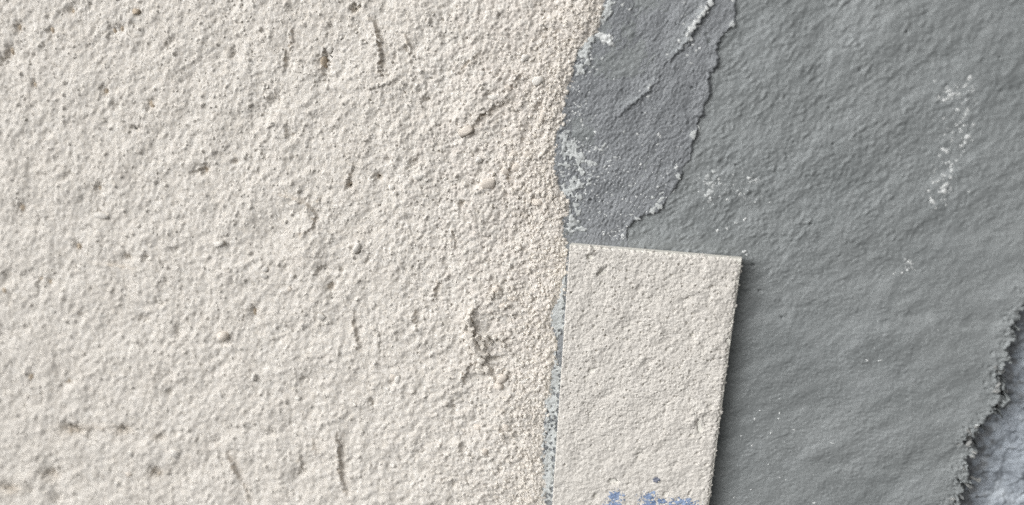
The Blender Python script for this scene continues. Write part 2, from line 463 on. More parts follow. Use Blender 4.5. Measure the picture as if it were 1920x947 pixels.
PITS = [  # x, y, half-length, half-width, turn, depth
    (135, 20, 8, 6, 40, 5), (35, 52, 9, 5, 75, 6), (100, 58, 9, 6, 60, 5), (214, 57, 8, 6, 80, 6), (229, 54, 6, 4, 80, 5), (18, 98, 11, 6, 65, 6),
    (5, 115, 7, 5, 60, 5), (60, 108, 8, 6, 40, 5), (68, 158, 8, 4, 80, 6), (197, 172, 9, 6, 100, 7), (216, 198, 7, 5, 60, 5), (286, 196, 12, 7, 70, 6),
    (252, 240, 7, 3, -10, 7), (322, 82, 16, 6, 40, 5), (440, 100, 9, 5, 95, 5), (608, 118, 10, 8, 100, 7), (612, 145, 8, 6, 80, 5), (540, 118, 10, 7, 100, 5),
    (516, 190, 13, 6, 40, 6), (542, 245, 10, 5, 100, 6), (552, 255, 8, 4, 20, 4), (496, 217, 6, 5, 0, 4), (385, 318, 8, 5, 60, 7), (366, 325, 7, 5, 20, 6),
    (441, 303, 5, 4, 0, 6), (186, 353, 11, 7, 80, 7), (42, 390, 9, 7, 60, 6), (146, 462, 10, 6, 110, 7), (668, 16, 9, 6, 45, 9), (655, 348, 7, 5, 60, 8),
    (711, 331, 6, 5, 0, 7), (834, 70, 8, 5, 120, 6), (764, 92, 8, 4, 100, 7), (867, 380, 6, 6, 0, 8), (240, 482, 7, 5, 20, 8), (275, 483, 6, 5, 0, 7),
    (62, 512, 9, 7, 40, 5), (76, 524, 8, 5, 80, 5), (95, 530, 8, 6, 60, 6), (76, 552, 9, 4, 90, 4), (300, 566, 7, 6, 0, 6), (270, 597, 7, 5, 0, 8),
    (336, 618, 10, 6, 90, 5), (420, 644, 8, 3, 0, 9), (310, 528, 8, 6, 0, 4), (60, 706, 10, 7, 90, 5), (128, 717, 13, 5, 25, 5), (5, 630, 8, 6, 60, 5),
    (478, 584, 10, 5, 95, 7), (606, 506, 8, 6, 0, 7), (622, 537, 8, 6, 50, 8), (625, 555, 8, 6, 30, 5), (570, 712, 8, 5, 20, 5), (498, 685, 5, 5, 0, 4),
    (318, 700, 6, 5, 0, 4), (320, 735, 7, 5, 60, 5), (135, 803, 16, 7, -20, 10), (232, 804, 10, 6, -20, 8), (300, 819, 8, 5, 30, 6), (292, 885, 9, 7, 50, 8),
    (170, 815, 8, 8, 0, 5), (97, 892, 11, 8, -30, 7), (62, 918, 8, 6, 0, 5), (106, 935, 9, 7, -30, 6), (20, 912, 14, 7, 0, 7), (95, 885, 16, 5, 20, 4),
    (780, 305, 10, 8, 60, 6), (565, 885, 8, 6, 0, 6), (545, 795, 8, 5, 0, 4), (510, 812, 8, 5, 0, 5), (404, 828, 8, 6, 0, 5), (330, 808, 8, 6, 0, 4),
    (660, 860, 10, 6, 90, 3), (852, 762, 8, 5, 100, 6), (736, 715, 6, 6, 0, 6), (790, 845, 7, 6, 0, 4), (938, 880, 8, 5, 90, 5), (850, 910, 7, 5, 90, 4),
    (700, 755, 7, 5, 100, 5), (985, 262, 10, 6, 60, 5), (915, 420, 7, 5, 0, 4), (1020, 330, 8, 5, 80, 5), (950, 365, 7, 4, 100, 5), (890, 345, 12, 8, 0, 4),
    (1012, 200, 8, 5, 60, 5), (972, 210, 6, 4, 0, 5), (742, 108, 6, 5, 0, 4), (800, 188, 7, 5, 60, 5), (828, 40, 8, 6, 90, 4), (690, 490, 7, 4, 60, 5),
    (642, 506, 4, 4, 0, 6), (730, 300, 6, 5, 0, 4), (540, 500, 6, 5, 0, 4), (300, 250, 7, 5, 40, 4), (345, 410, 7, 5, 40, 4), (90, 250, 8, 5, 80, 4),
    (130, 330, 8, 5, 60, 4), (75, 420, 8, 6, 60, 4), (15, 520, 10, 7, 60, 5), (20, 560, 9, 6, 60, 4), (330, 470, 6, 5, 0, 4), (155, 590, 7, 5, 60, 4),
    (940, 640, 12, 8, 60, 5), (930, 672, 9, 3, 0, 6), (925, 600, 12, 6, 60, 3),
]
for a in PITS:
    big = 1.35 if a[0] < 620 else 1.1
    pit(g, H, a[0], a[1], a[2] * big, a[3] * big, a[4], a[5] * 1.2)

for z in [(884, 604, 14, 18, 0, -2), (886, 632, 20, 18, 0, -2.5), (898, 655, 20, 18, 0, -2.5), (908, 682, 18, 14, 0, -2), (940, 714, 14, 12, 0, -2),
          (899, 596, 3, 9, 10, 2), (869, 640, 8, 3, 40, 5), (879, 618, 6, 2.5, -10, 5), (904, 679, 12, 3, 25, 5),
          (892, 628, 3, 8, 20, 7), (885, 648, 8, 2.5, -30, 7), (925, 672, 9, 3, 0, 7), (928, 700, 3, 10, 20, 5)]: pit(g, H, *z)
stain_shade = np.zeros_like(H)  # dirt round the moss; other pits get warm crevice shade as colour
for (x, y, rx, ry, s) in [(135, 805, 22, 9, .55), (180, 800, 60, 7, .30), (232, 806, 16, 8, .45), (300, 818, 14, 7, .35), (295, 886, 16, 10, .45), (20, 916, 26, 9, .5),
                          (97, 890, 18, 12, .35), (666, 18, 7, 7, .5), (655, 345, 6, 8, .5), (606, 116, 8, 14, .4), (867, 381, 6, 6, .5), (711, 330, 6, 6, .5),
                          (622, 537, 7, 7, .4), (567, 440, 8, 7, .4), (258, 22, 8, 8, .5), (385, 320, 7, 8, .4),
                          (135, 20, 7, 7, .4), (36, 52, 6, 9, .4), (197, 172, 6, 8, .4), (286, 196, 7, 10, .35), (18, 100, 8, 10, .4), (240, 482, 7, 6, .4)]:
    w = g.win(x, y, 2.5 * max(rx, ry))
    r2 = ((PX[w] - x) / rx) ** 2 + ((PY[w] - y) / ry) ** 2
    stain_shade[w] = np.maximum(stain_shade[w], s * np.exp(-r2 * 1.1) * np.clip(0.9 + 0.4 * wob[w], 0, 1.3))

# warm shadow tan painted on the scraped side of each deeper drag
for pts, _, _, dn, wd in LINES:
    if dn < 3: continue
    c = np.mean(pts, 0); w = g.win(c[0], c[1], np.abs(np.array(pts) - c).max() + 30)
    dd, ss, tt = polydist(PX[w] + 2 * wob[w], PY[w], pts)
    stain_shade[w] = np.maximum(stain_shade[w], np.where(ss < 0, .42, .0) * np.exp(-(dd / (wd * .9)) ** 2) * np.sin(np.pi * np.clip(tt, 0, 1)) ** .4 * np.clip(.8 + .5 * wob[w], 0, 1.2))
# towards the joint the layer thins out and ends in a ragged, grainy edge
jag = g.noise(4.0, bw=0.7, seed=31)
sd = np.interp(PY, by, bx) - PX + 2.4 * jag + 3.0 * (gran - 0.4)             # px inside the edge
thin = smooth(-4, 26, sd)
H = H * (0.25 + 0.75 * thin) - K * 9 * smooth(1.5, -7, sd)
keep = sd > -11
sandy = np.clip(smooth(790, 1060, PX + 40 * n0 + 50 * np.sin(PY / 160.0)) * (0.95 - .45 * smooth(640, 860, PY)) + 0.12 * n0 + 0.12 * lump * near, 0, 1)
wall = thing('rendered_wall', 'rough cream sand render covering the left half of the wall', 'wall', 0, 0)
build('render_coat', g.U, g.V, H, keep, M_RENDER, wall, {'sandy': sandy, 'stain_shade': stain_shade})
G_R, H_R = g, H

# grains that stand out of it, one by one
PEBBLES = [  # x, y, half-length, half-width, turn, material, how far out
    (193, 405, 15, 7, -8, 'c', .8), (414, 456, 11, 7, 20, 'c', .8), (876, 247, 17, 8, 32, 'w', .7), (916, 344, 15, 8, 8, 'w', .6), (1012, 152, 11, 7, 10, 'c', .7),
    (420, 628, 13, 10, 10, 'w', .8), (605, 592, 8, 7, 0, 'c', .8), (932, 541, 9, 8, 0, 'w', .9), (944, 708, 10, 8, 30, 'w', .7),
    (936, 722, 8, 8, 0, 'w', .7), (983, 714, 8, 8, 70, 'c', .5), (249, 849, 7, 7, 0, 'c', .8), (244, 889, 9, 5, 10, 'w', .6), (221, 905, 6, 6, 0, 'c', .8),
    (740, 706, 7, 9, 20, 'w', .6), (985, 110, 9, 6, 20, 'c', .5), (672, 466, 6, 12, -25, 'c', .5),
    (258, 22, 8, 7, 0, 't', .6), (214, 58, 5, 7, 0, 't', .2), (229, 55, 4, 5, 0, 't', .2), (100, 59, 6, 7, 20, 't', .1), (20, 96, 6, 8, 20, 't', .2),
    (68, 158, 4, 7, 0, 't', .2), (197, 172, 5, 6, 0, 't', .1), (36, 52, 4, 7, 0, 't', .1), (135, 20, 6, 6, 0, 't', .1), (286, 197, 6, 7, 20, 't', .1),
    (606, 116, 7, 10, 0, 't', .1), (620, 92, 8, 6, 40, 'c', .5), (455, 590, 5, 4, 0, 'c', .7), (498, 516, 7, 6, 0, 'c', .6),
    (545, 542, 6, 5, 0, 'w', .6), (500, 505, 6, 6, 0, 'c', .7), (550, 515, 6, 5, 0, 'c', .6), (415, 740, 7, 7, 0, 'c', .6), (330, 850, 12, 10, 0, 'c', .35),
    (786, 642, 7, 5, 40, 'c', .5), (735, 350, 7, 6, 0, 'c', .4), (788, 330, 9, 6, 20, 'c', .4), (962, 290, 9, 7, 0, 'w', .5), (970, 315, 8, 7, 0, 'w', .5),
    (1008, 378, 9, 8, 0, 'w', .6), (1018, 220, 7, 10, -30, 'w', .5), (990, 290, 8, 6, 0, 'w', .5), (905, 140, 8, 6, 0, 'c', .3), (925, 182, 10, 6, 0, 'c', .4),
    (955, 165, 6, 5, 0, 'w', .6), (965, 560, 6, 5, 0, 'w', .7), (946, 572, 6, 5, 0, 'w', .7), (958, 557, 5, 4, 0, 'w', .7), (100, 582, 10, 7, 0, 'c', .4),
    (60, 708, 6, 8, 0, 't', .1), (128, 716, 8, 4, 25, 't', .1), (78, 522, 6, 6, 0, 't', .1), (95, 530, 5, 6, 0, 't', .1), (185, 354, 5, 7, 0, 't', .1),
    (42, 390, 6, 7, 0, 't', .1), (146, 462, 6, 8, 0, 't', .1), (385, 320, 5, 6, 0, 't', .1), (476, 586, 4, 7, 0, 't', .1), (10, 545, 8, 6, 0, 't', .2),
    (478, 705, 6, 10, 0, 'c', .4), (950, 320, 6, 6, 0, 'w', .5), (898, 300, 7, 6, 0, 'c', .4), (748, 710, 8, 6, 60, 'c', .5), (895, 800, 8, 7, 0, 'w', .4),
    (950, 800, 8, 7, 0, 'w', .4), (910, 845, 7, 6, 0, 'w', .4), (720, 800, 7, 6, 0, 'c', .3), (560, 745, 6, 5, 0, 'c', .4), (195, 590, 9, 6, 0, 'c', .4),
]
MM = {'c': M_CREAMP, 'w': M_WARMP, 't': M_SHADE_GRIT}  # tan ones mostly added in pits, standing in for warm shade
for i, (x, y, a, b, rot, m, out) in enumerate(PEBBLES):
    u, v, h = height_at(g, H, x, y)
    r = random.Random(i)
    put('pebble', PEB[i % 8], MM[m], wall, u, v, h + (out - 0.44) * K * b * .8, K * a * 1.3, K * b * r.uniform(.8, 1.0), K * b * 1.3, rot)
# the crumbling heap of mortar left of the sample
CRUMBS = [(883, 597, 8, 10), (876, 608, 7, 7), (887, 612, 6, 8), (880, 625, 9, 8), (872, 632, 7, 6), (888, 637, 10, 9), (880, 645, 8, 7), (897, 632, 6, 7),
          (903, 641, 7, 7), (894, 650, 8, 9), (886, 655, 7, 7), (902, 658, 7, 8), (909, 650, 6, 6), (896, 666, 8, 7), (905, 672, 8, 7), (912, 664, 6, 6),
          (901, 684, 7, 6), (916, 692, 9, 8), (908, 690, 6, 6), (900, 694, 7, 6), (928, 633, 6, 5), (938, 641, 6, 5), (944, 632, 5, 5), (921, 640, 5, 5),
          (915, 630, 5, 6), (948, 645, 5, 5), (935, 655, 6, 6), (940, 628, 5, 4), (885, 583, 5, 7), (890, 596, 4, 5), (930, 535, 5, 5), (939, 545, 5, 5),
          (927, 548, 5, 5), (934, 552, 5, 4), (922, 555, 4, 4), (945, 575, 4, 4), (953, 571, 4, 4), (925, 710, 6, 5), (950, 697, 5, 5), (936, 695, 5, 5)]
for i, (x, y, a, b) in enumerate(CRUMBS):
    u, v, h = height_at(g, H, x, y); r = random.Random(100 + i)
    put('mortar_crumb', CRB[(i * 3 + 1) % 8], M_CRUMB, wall, u, v, h + K * b * .55, K * a * 1.45, K * b * r.uniform(.9, 1.2), K * b * 1.45, r.uniform(-60, 60))
# loose sand on the render: thousands of angular grains, thickest along the joint
def sand(n, pick, mat, lo, hi):
    bm = bmesh.new(); bmesh.ops.create_icosphere(bm, subdivisions=1, radius=1)
    bv = np.array([v.co[:] for v in bm.verts]); bf = np.array([[v.index for v in f.verts] for f in bm.faces]); bm.free()
    r = np.random.default_rng(77 + n); V_, F_ = [], []
    while len(V_) < n:
        x, y = pick(r)
        if x > np.interp(y, by, bx) + r.normal(-1, 3.5): continue
        u, v, h_ = height_at(G_R, H_R, x, y)
        q_ = bv * r.uniform(.7, 1.25, (12, 1)) * np.array([r.uniform(.8, 1.4), 1, r.uniform(.8, 1.2)])
        a_ = r.uniform(0, 6.28); c_, s_ = math.cos(a_), math.sin(a_)
        q_ = np.stack([q_[:, 0] * c_ - q_[:, 2] * s_, q_[:, 1], q_[:, 0] * s_ + q_[:, 2] * c_], 1)
        rad = K * (lo + (hi - lo) * r.random() ** 2)
        V_.append(q_ * rad + np.array([u, -(h_ + rad * r.uniform(-.35, .25)), -v])); F_.append(bf + 12 * (len(V_) - 1))
    co_ = np.concatenate(V_) * .001; co_[:, 2] += Z0
    o = raw_mesh('loose_sand', co_, np.concatenate(F_), mat, wall); o['kind'] = 'stuff'
    o.data.polygons.foreach_set('use_smooth', np.zeros(len(o.data.polygons), bool))
def pick_joint(r):
    y = r.uniform(-40, 990)
    return float(np.interp(y, by, bx)) - abs(r.normal(0, 58)) + 2, y
sand(3600, pick_joint, M_CRUMB, 1.4, 4.2)
sand(5200, lambda r: (r.uniform(-60, 1040), r.uniform(-60, 1000)), M_CREAMP, 1.2, 3.4)
# dark moss and fibres caught in the hollows; plain dark bits in other pits
DARK_BITS = [(133, 800, 9, 3, -20), (142, 805, 7, 2, -25), (146, 808, 6, 2, 10), (128, 799, 5, 3, 0), (230, 805, 6, 3, -20), (238, 808, 6, 1.6, -15), (241, 811, 4, 1.4, -10),
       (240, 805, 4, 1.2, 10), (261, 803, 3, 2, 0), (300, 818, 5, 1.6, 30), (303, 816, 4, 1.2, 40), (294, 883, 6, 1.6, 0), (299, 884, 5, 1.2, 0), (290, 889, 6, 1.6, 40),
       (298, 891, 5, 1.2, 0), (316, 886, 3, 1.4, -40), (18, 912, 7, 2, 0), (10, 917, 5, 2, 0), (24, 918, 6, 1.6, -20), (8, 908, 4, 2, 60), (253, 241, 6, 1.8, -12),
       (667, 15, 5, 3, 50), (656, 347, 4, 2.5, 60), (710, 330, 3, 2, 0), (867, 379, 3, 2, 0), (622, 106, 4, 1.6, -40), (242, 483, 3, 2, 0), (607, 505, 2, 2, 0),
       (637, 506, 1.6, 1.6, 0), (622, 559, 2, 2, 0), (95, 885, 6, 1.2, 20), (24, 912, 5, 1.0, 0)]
for i, (x, y, a, b, rot) in enumerate(DARK_BITS):
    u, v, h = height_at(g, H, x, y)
    put('dark_bit', PEB[i % 8], M_DARK, wall, u, v, h + K * .4, K * a, K * b * .8, K * b, rot)

# ------------------------------------------------------------------ 2. the grey mortar coat on the right
EDGE_R = [(-400, 2200), (200, 2060), (480, 1960), (560, 1932), (580, 1918), (605, 1905), (640, 1900), (670, 1892), (690, 1880), (720, 1877), (750, 1884), (775, 1870),
          (790, 1850), (800, 1832), (830, 1818), (855, 1826), (880, 1812), (905, 1816), (930, 1802), (960, 1795), (1100, 1760), (1500, 1640)]
ex = np.array([b[1] for b in EDGE_R], float); ey = np.array([b[0] for b in EDGE_R], float)
cu = [unproject(x, y) for x, y in ((1010, 0), (1000, 947), (1920, 0), (1920, 947))]
g = Grid(min(c[0] for c in cu), max(c[0] for c in cu) + 2, min(c[1] for c in cu) - 2, max(c[1] for c in cu) + 2, 0.29, 0, 60, 60, 70)
PX, PY = g.PX, g.PY
wob = g.noise(2.6, bw=0.5, seed=42)
low = smooth(380, 760, PY + 0.25 * (PX - 1400))
n0 = g.noise(9, bw=.5, seed=41)
rip1 = g.noise(1.9, bw=0.42, ang=42, aspect=1.55, seed=43)
rip2 = g.noise(1.8, bw=0.42, ang=24, aspect=1.7, seed=44)
amp = np.clip(1 - 0.25 * smooth(1600, 1900, PX), .3, 1) * np.clip(1 + .25 * g.noise(16, bw=.5, seed=52), .55, 1.5)
H = K * 1.3 * g.noise(34, bw=.45, ang=12, aspect=1.8, seed=45) + K * 0.42 * g.noise(9, bw=.45, ang=35, aspect=1.8, seed=46)
H += K * 0.30 * amp * ((1 - low) * rip1 + 0.6 * low * rip2)
H += K * 0.30 * (1 - .45 * low) * g.noise(4.5, bw=.4, ang=38, aspect=1.5, seed=47)
H += K * 0.22 * (1 - .4 * low) * g.noise(1.1, bw=.4, ang=40, aspect=1.4, seed=48)
bmp = (1 - low) * np.clip(g.noise(2.6, bw=.4, ang=46, aspect=1.9, seed=49) - .35, 0, 2.2) + low * np.clip(g.noise(2.6, bw=.4, ang=24, aspect=2.0, seed=50) - .55, 0, 2)
H += K * 0.62 * amp * (1 - .6 * low) * bmp
H += K * 0.5 * g.caps(1.2, .25, .5, 55, drop=.5)
GL = [([(1420, 584), (1500, 578), (1580, 590), (1660, 594), (1730, 586)], 2.6, 17), ([(1540, 866), (1650, 876), (1740, 868), (1800, 858)], 2.8, 18),
      ([(1780, 606), (1850, 604), (1900, 590)], 1.6, 12), ([(1860, 166), (1940, 162)], 1.8, 10), ([(1385, 378), (1450, 362)], 1.4, 12), ([(1400, 482), (1460, 470), (1530, 445)], 1.4, 16)]
for pts, dp, wd in GL:
    dd, ss, tt = polydist(PX, PY + 4 * n0, pts)
    H -= K * dp * np.exp(-(dd / wd) ** 2)
for (x, y) in [(1612, 132), (1556, 203), (1562, 270), (1424, 546), (1466, 596), (1488, 266), (1875, 108), (1475, 290), (1412, 498), (1700, 60), (1520, 420), (1380, 310)]:
    pit(g, H, x, y, 2.6, 2.2, 0, 5)
jag = g.noise(3.2, bw=0.8, seed=51)
sd = np.interp(PY, ey, ex) - PX + 4.5 * jag + 5.0 * n0
H -= K * 12 * smooth(3, 14, np.interp(PY, by, bx) - PX)
H = H + K * 3.0 * smooth(45, 8, sd) * (0.6 + 0.5 * jag) - K * 48 * smooth(3, -9, sd)
keep = sd > -12
coat = thing('grey_mortar_coat', 'smooth grey mortar coat covering the right half of the wall', 'mortar coat', 0, 0)
build('mortar_layer', g.U, g.V, H, keep, M_GREY, coat, {'film': np.clip(.10 * g.noise(24, bw=.6, ang=45, aspect=2.2, seed=53) + .04 * g.noise(5, bw=.6, ang=40, aspect=2, seed=54) + .02, 0, .3)})
G_G, H_G = g, H

# the bluish, flatter patch trowelled over it beside the joint
PATCH = [(1420, -330), (1398, -60), (1385, -20), (1377, 12), (1381, 28), (1375, 45), (1358, 62), (1346, 82), (1342, 95), (1347, 108), (1345, 122), (1331, 138), (1327, 150), (1331, 165),
         (1330, 180), (1321, 198), (1318, 214), (1307, 220), (1306, 232), (1309, 243), (1300, 258), (1297, 275), (1294, 300), (1282, 315), (1272, 340), (1262, 360),
         (1250, 378), (1233, 396), (1217, 400), (1202, 406), (1186, 417), (1172, 431), (1178, 450), (1180, 480), (1150, 540), (1100, 620), (1088, 760), (1080, 960), (1060, 1250)]
cu = [unproject(x, y) for x, y in ((1010, 0), (990, 947), (1392, 0), (1380, 480))]
g = Grid(min(c[0] for c in cu), max(c[0] for c in cu), min(c[1] for c in cu) - 3, max(c[1] for c in cu) + 2, 0.24, 0, 6, 40, 50)
PX, PY = g.PX, g.PY
wob = g.noise(2.2, bw=0.5, seed=62)
n0 = g.noise(7, bw=.5, seed=61)
d, s, t = polydist(PX, PY, PATCH)
sd = d * s + 0.9 * wob                                                      # + inside (west of the edge)
Hb = K * (2.7 + 0.9 * g.noise(18, bw=.45, seed=63) + 0.45 * g.noise(6, bw=.4, ang=50, aspect=1.6, seed=64))
Hb += K * 2.2 * np.exp(-np.clip(sd - 2, 0, None) / 10) * np.clip(.8 + 0.75 * n0, 0, 2)     # the rolled lip
Hb0 = Hb.copy()
wob_keep = wob; wob = wob_keep
step_line(g, Hb, [(1398, -80), (1338, -5), (1318, 26), (1301, 58), (1289, 80), (1272, 95), (1256, 112), (1238, 126)], 5.0, 19, 2.0, 12)
step_line(g, Hb, [(1235, 132), (1233, 150), (1218, 166), (1196, 187), (1178, 199), (1165, 213), (1150, 222), (1134, 228)], 3.2, 16, 1.6, 10)
step_line(g, Hb, [(1286, 186), (1282, 208), (1289, 232), (1300, 240)], 1.2, 6, 1.2, 6)
step_line(g, Hb, [(1150, 226), (1142, 238)], 1.0, 5, 2.0, 5)
step_line(g, Hb, [(1192, 218), (1187, 232)], 1.2, 5, 2.0, 5)
Hp = Hb + K * 0.36 * g.noise(1.5, bw=.45, ang=57, aspect=2.2, seed=65) + K * 0.30 * g.noise(0.95, bw=.4, ang=60, aspect=1.4, seed=66)
Hp += K * 0.7 * g.caps(1.6, .3, .6, 67, drop=.45)
for (x, y, r, dp) in [(1330, 76, 4, 6), (1325, 65, 2.5, 4), (1201, 17, 2, 4), (1196, 33, 2, 4), (1220, 87, 2, 4), (1197, 112, 2, 4), (1100, 182, 2.4, 5), (1298, 165, 3, 5),
                      (1317, 170, 2, 4), (1228, 289, 2, 4), (1131, 378, 2, 5), (1148, 390, 2, 4), (1108, 375, 2, 4), (1204, 145, 2, 4), (1182, 45, 2, 3), (1205, 212, 2, 3),
                      (1297, 70, 2, 3), (1158, 260, 2, 3), (1250, 330, 2, 3), (1125, 60, 2, 3), (1285, 62, 2, 4), (1269, 46, 1.8, 4), (1310, 90, 2, 3)]:
    pit(g, Hp, x, y, r, r, 0, dp)
under = np.interp(PY, by, bx) - PX
drop = K * 9 * smooth(1.5, -5, sd) + K * 10 * smooth(5, 16, under)
ridge_sheen = 0 * Hp  # sheen along the ridges, painted as a paler colour
dr, sr, tr = polydist(PX, PY, [(1342, -5), (1318, 26), (1301, 58), (1289, 80), (1272, 95), (1240, 122)])
ridge_sheen = np.clip(np.where(sr > 0, np.exp(-dr / 16), 0) * (0.62 + .3 * n0) * smooth(1.0, .75, tr), 0, .8)
dr, sr, tr = polydist(PX, PY, [(1235, 132), (1218, 166), (1196, 187), (1178, 199)])
ridge_sheen = np.maximum(ridge_sheen, np.clip(np.where(sr > 0, np.exp(-dr / 12), 0) * (0.32 + .2 * n0), 0, .5))
pt = build('trowelled_patch', g.U, g.V, Hp - drop, (sd > -8), M_PATCH, coat, {'film': ridge_sheen})  # here the film attribute carries the painted ridge sheen
pt['label'] = 'bluish grey trowelled patch with ragged lip beside the cream render'
G_P, H_P = g, Hp - drop

# pale skim left behind along the joint: each remnant is a thin film with its own ragged outline
speck = g.noise(3.0, bw=.6, seed=71); speck2 = g.noise(1.2, bw=.5, seed=72)
def film(blobs, th, mat, name, thr=0.5, nz=0.30, label=None):
    f = np.full(PX.shape, -1.0)
    for (x, y, rx, ry, rot) in blobs:
        a = math.radians(rot); dx, dy = PX - x, PY - y
        p = (dx * math.cos(a) - dy * math.sin(a)) / rx; q_ = (dx * math.sin(a) + dy * math.cos(a)) / ry
        f = np.maximum(f, 1.1 - np.sqrt(p * p + q_ * q_) * .6)
    f = f - thr + nz * (speck * .8 + speck2 * .2)
    k = f > -.16
    Hf = Hb - drop + K * 4 * smooth(5, 16, under) + K * 1.0 + K * th * np.tanh(np.clip(f, -.2, 2) * 5) + K * .35 * wob
    o = build(name, g.U, g.V, Hf, k, mat, coat)
    if label: o['label'] = label
    return o
film([(1136, 22, 9, 16, -20), (1128, 34, 8, 8, 0), (1143, 8, 5, 10, 0)], 1.3, M_FILM, 'skim_remnant')
film([(1136, 72, 13, 8, -20), (1124, 66, 9, 5, 0), (1144, 80, 6, 7, 0)], 2.6, M_FILMW, 'skim_remnant', nz=.2)
film([(1100, 88, 9, 12, 25), (1094, 100, 10, 14, 20), (1090, 130, 8, 9, 0), (1102, 112, 5, 10, 10), (1108, 74, 10, 6, 30)], 1.3, M_FILM, 'skim_remnant')
film([(1060, 262, 8, 18, 5), (1072, 278, 14, 14, 0), (1084, 296, 12, 12, 0), (1080, 308, 7, 6, 0), (1058, 288, 6, 8, 0), (1091, 322, 8, 6, -40), (1060, 308, 10, 4, 0)], 1.5, M_FILM, 'skim_remnant', nz=.36)
film([(1080, 345, 12, 9, 0), (1068, 358, 12, 7, 0), (1086, 368, 6, 9, 0), (1055, 350, 8, 4, 0)], 1.4, M_FILM, 'skim_remnant', nz=.36)
film([(1082, 395, 5, 7, 0), (1075, 410, 8, 14, 10), (1068, 425, 10, 8, 0), (1086, 428, 12, 4, -8)], 1.4, M_FILM, 'skim_remnant', nz=.3)
film([(1050, 555, 8, 24, 3), (1044, 592, 13, 28, 5), (1054, 525, 6, 18, 5)], 1.4, M_FILM, 'skim_remnant', nz=.22)
film([(1038, 705, 13, 34, 3), (1034, 755, 13, 30, 3)], 1.4, M_FILM, 'skim_remnant', nz=.30)
film([(1032, 820, 12, 32, 3), (1029, 900, 13, 36, 2), (1030, 862, 10, 20, 0)], 1.4, M_FILM, 'skim_remnant', nz=.36)

# white splashes, one by one
SPL = []   # x, y, half-length, half-width, turn, white?
SPL += [(1167, 9, 5, 5, 0, 1), (1181, 18, 3, 3, 0, 1), (1106, 252, 5, 4, -20, 0), (1118, 277, 4, 6, 10, 0), (1133, 272, 8, 4, 45, 0), (1128, 281, 5, 3, 30, 0), (1107, 305, 9, 6, -40, 0),
        (1117, 308, 4, 5, 0, 0), (1144, 302, 6, 3, 20, 0), (1154, 295, 5, 2.5, 0, 0), (1134, 312, 4, 2.5, 30, 0), (1108, 327, 5, 5, 0, 0), (1105, 336, 4, 6, -30, 0), (1104, 344, 6, 5, 30, 0),
        (1095, 351, 4, 3, 0, 0), (1195, 251, 4, 3, 0, 1), (1170, 247, 5, 3, 0, 0), (1201, 308, 4, 4, 45, 1), (1182, 348, 6, 3, 0, 0), (1148, 366, 4, 3, 0, 0), (1125, 398, 4, 3, 0, 0),
        (1235, 252, 3, 4, 30, 1), (1238, 256, 4, 2.5, 45, 1), (1233, 271, 4, 2, 45, 1), (1080, 384, 7, 8, 0, 0), (1224, 370, 5, 3, 30, 0), (1062, 258, 6, 6, 0, 0),
        (1058, 330, 7, 3, 10, 0), (1056, 350, 6, 3, -20, 0), (1075, 343, 5, 4, 0, 0), (1090, 225, 3, 3, 0, 1), (1086, 200, 5, 3, -30, 0), (1130, 110, 4, 3, 0, 0), (1098, 118, 3, 6, 0, 0),
        (1268, 314, 4, 4, 30, 1), (1272, 330, 7, 5, -20, 0), (1263, 357, 5, 4, 0, 0), (1240, 362, 6, 3, 20, 0), (1238, 375, 9, 6, 30, 0), (1236, 386, 6, 9, 30, 0), (1224, 394, 8, 7, 0, 0),
        (1228, 408, 4, 9, 10, 0), (1195, 409, 7, 4, -30, 0), (1197, 417, 4, 3, 0, 1), (1184, 402, 4, 3, 0, 0), (1310, 243, 5, 8, 10, 0), (1300, 252, 8, 8, 0, 0), (1373, 46, 5, 7, -35, 0),
        (1374, 1, 4, 5, 0, 1), (1332, 4, 7, 9, -30, 1), (1319, 25, 6, 6, 0, 1), (1297, 55, 6, 9, -30, 1), (1305, 42, 5, 9, -30, 1), (1294, 74, 5, 5, 0, 1), (1283, 84, 5, 6, -20, 1),
        (1273, 77, 4, 4, 0, 1), (1289, 66, 4, 5, 0, 1), (1309, 48, 4, 4, 0, 1), (1312, 33, 4, 5, 0, 1), (1325, 16, 4, 5, 0, 1), (1217, 165, 3, 3, 0, 1), (1216, 181, 4, 4, 0, 0)]
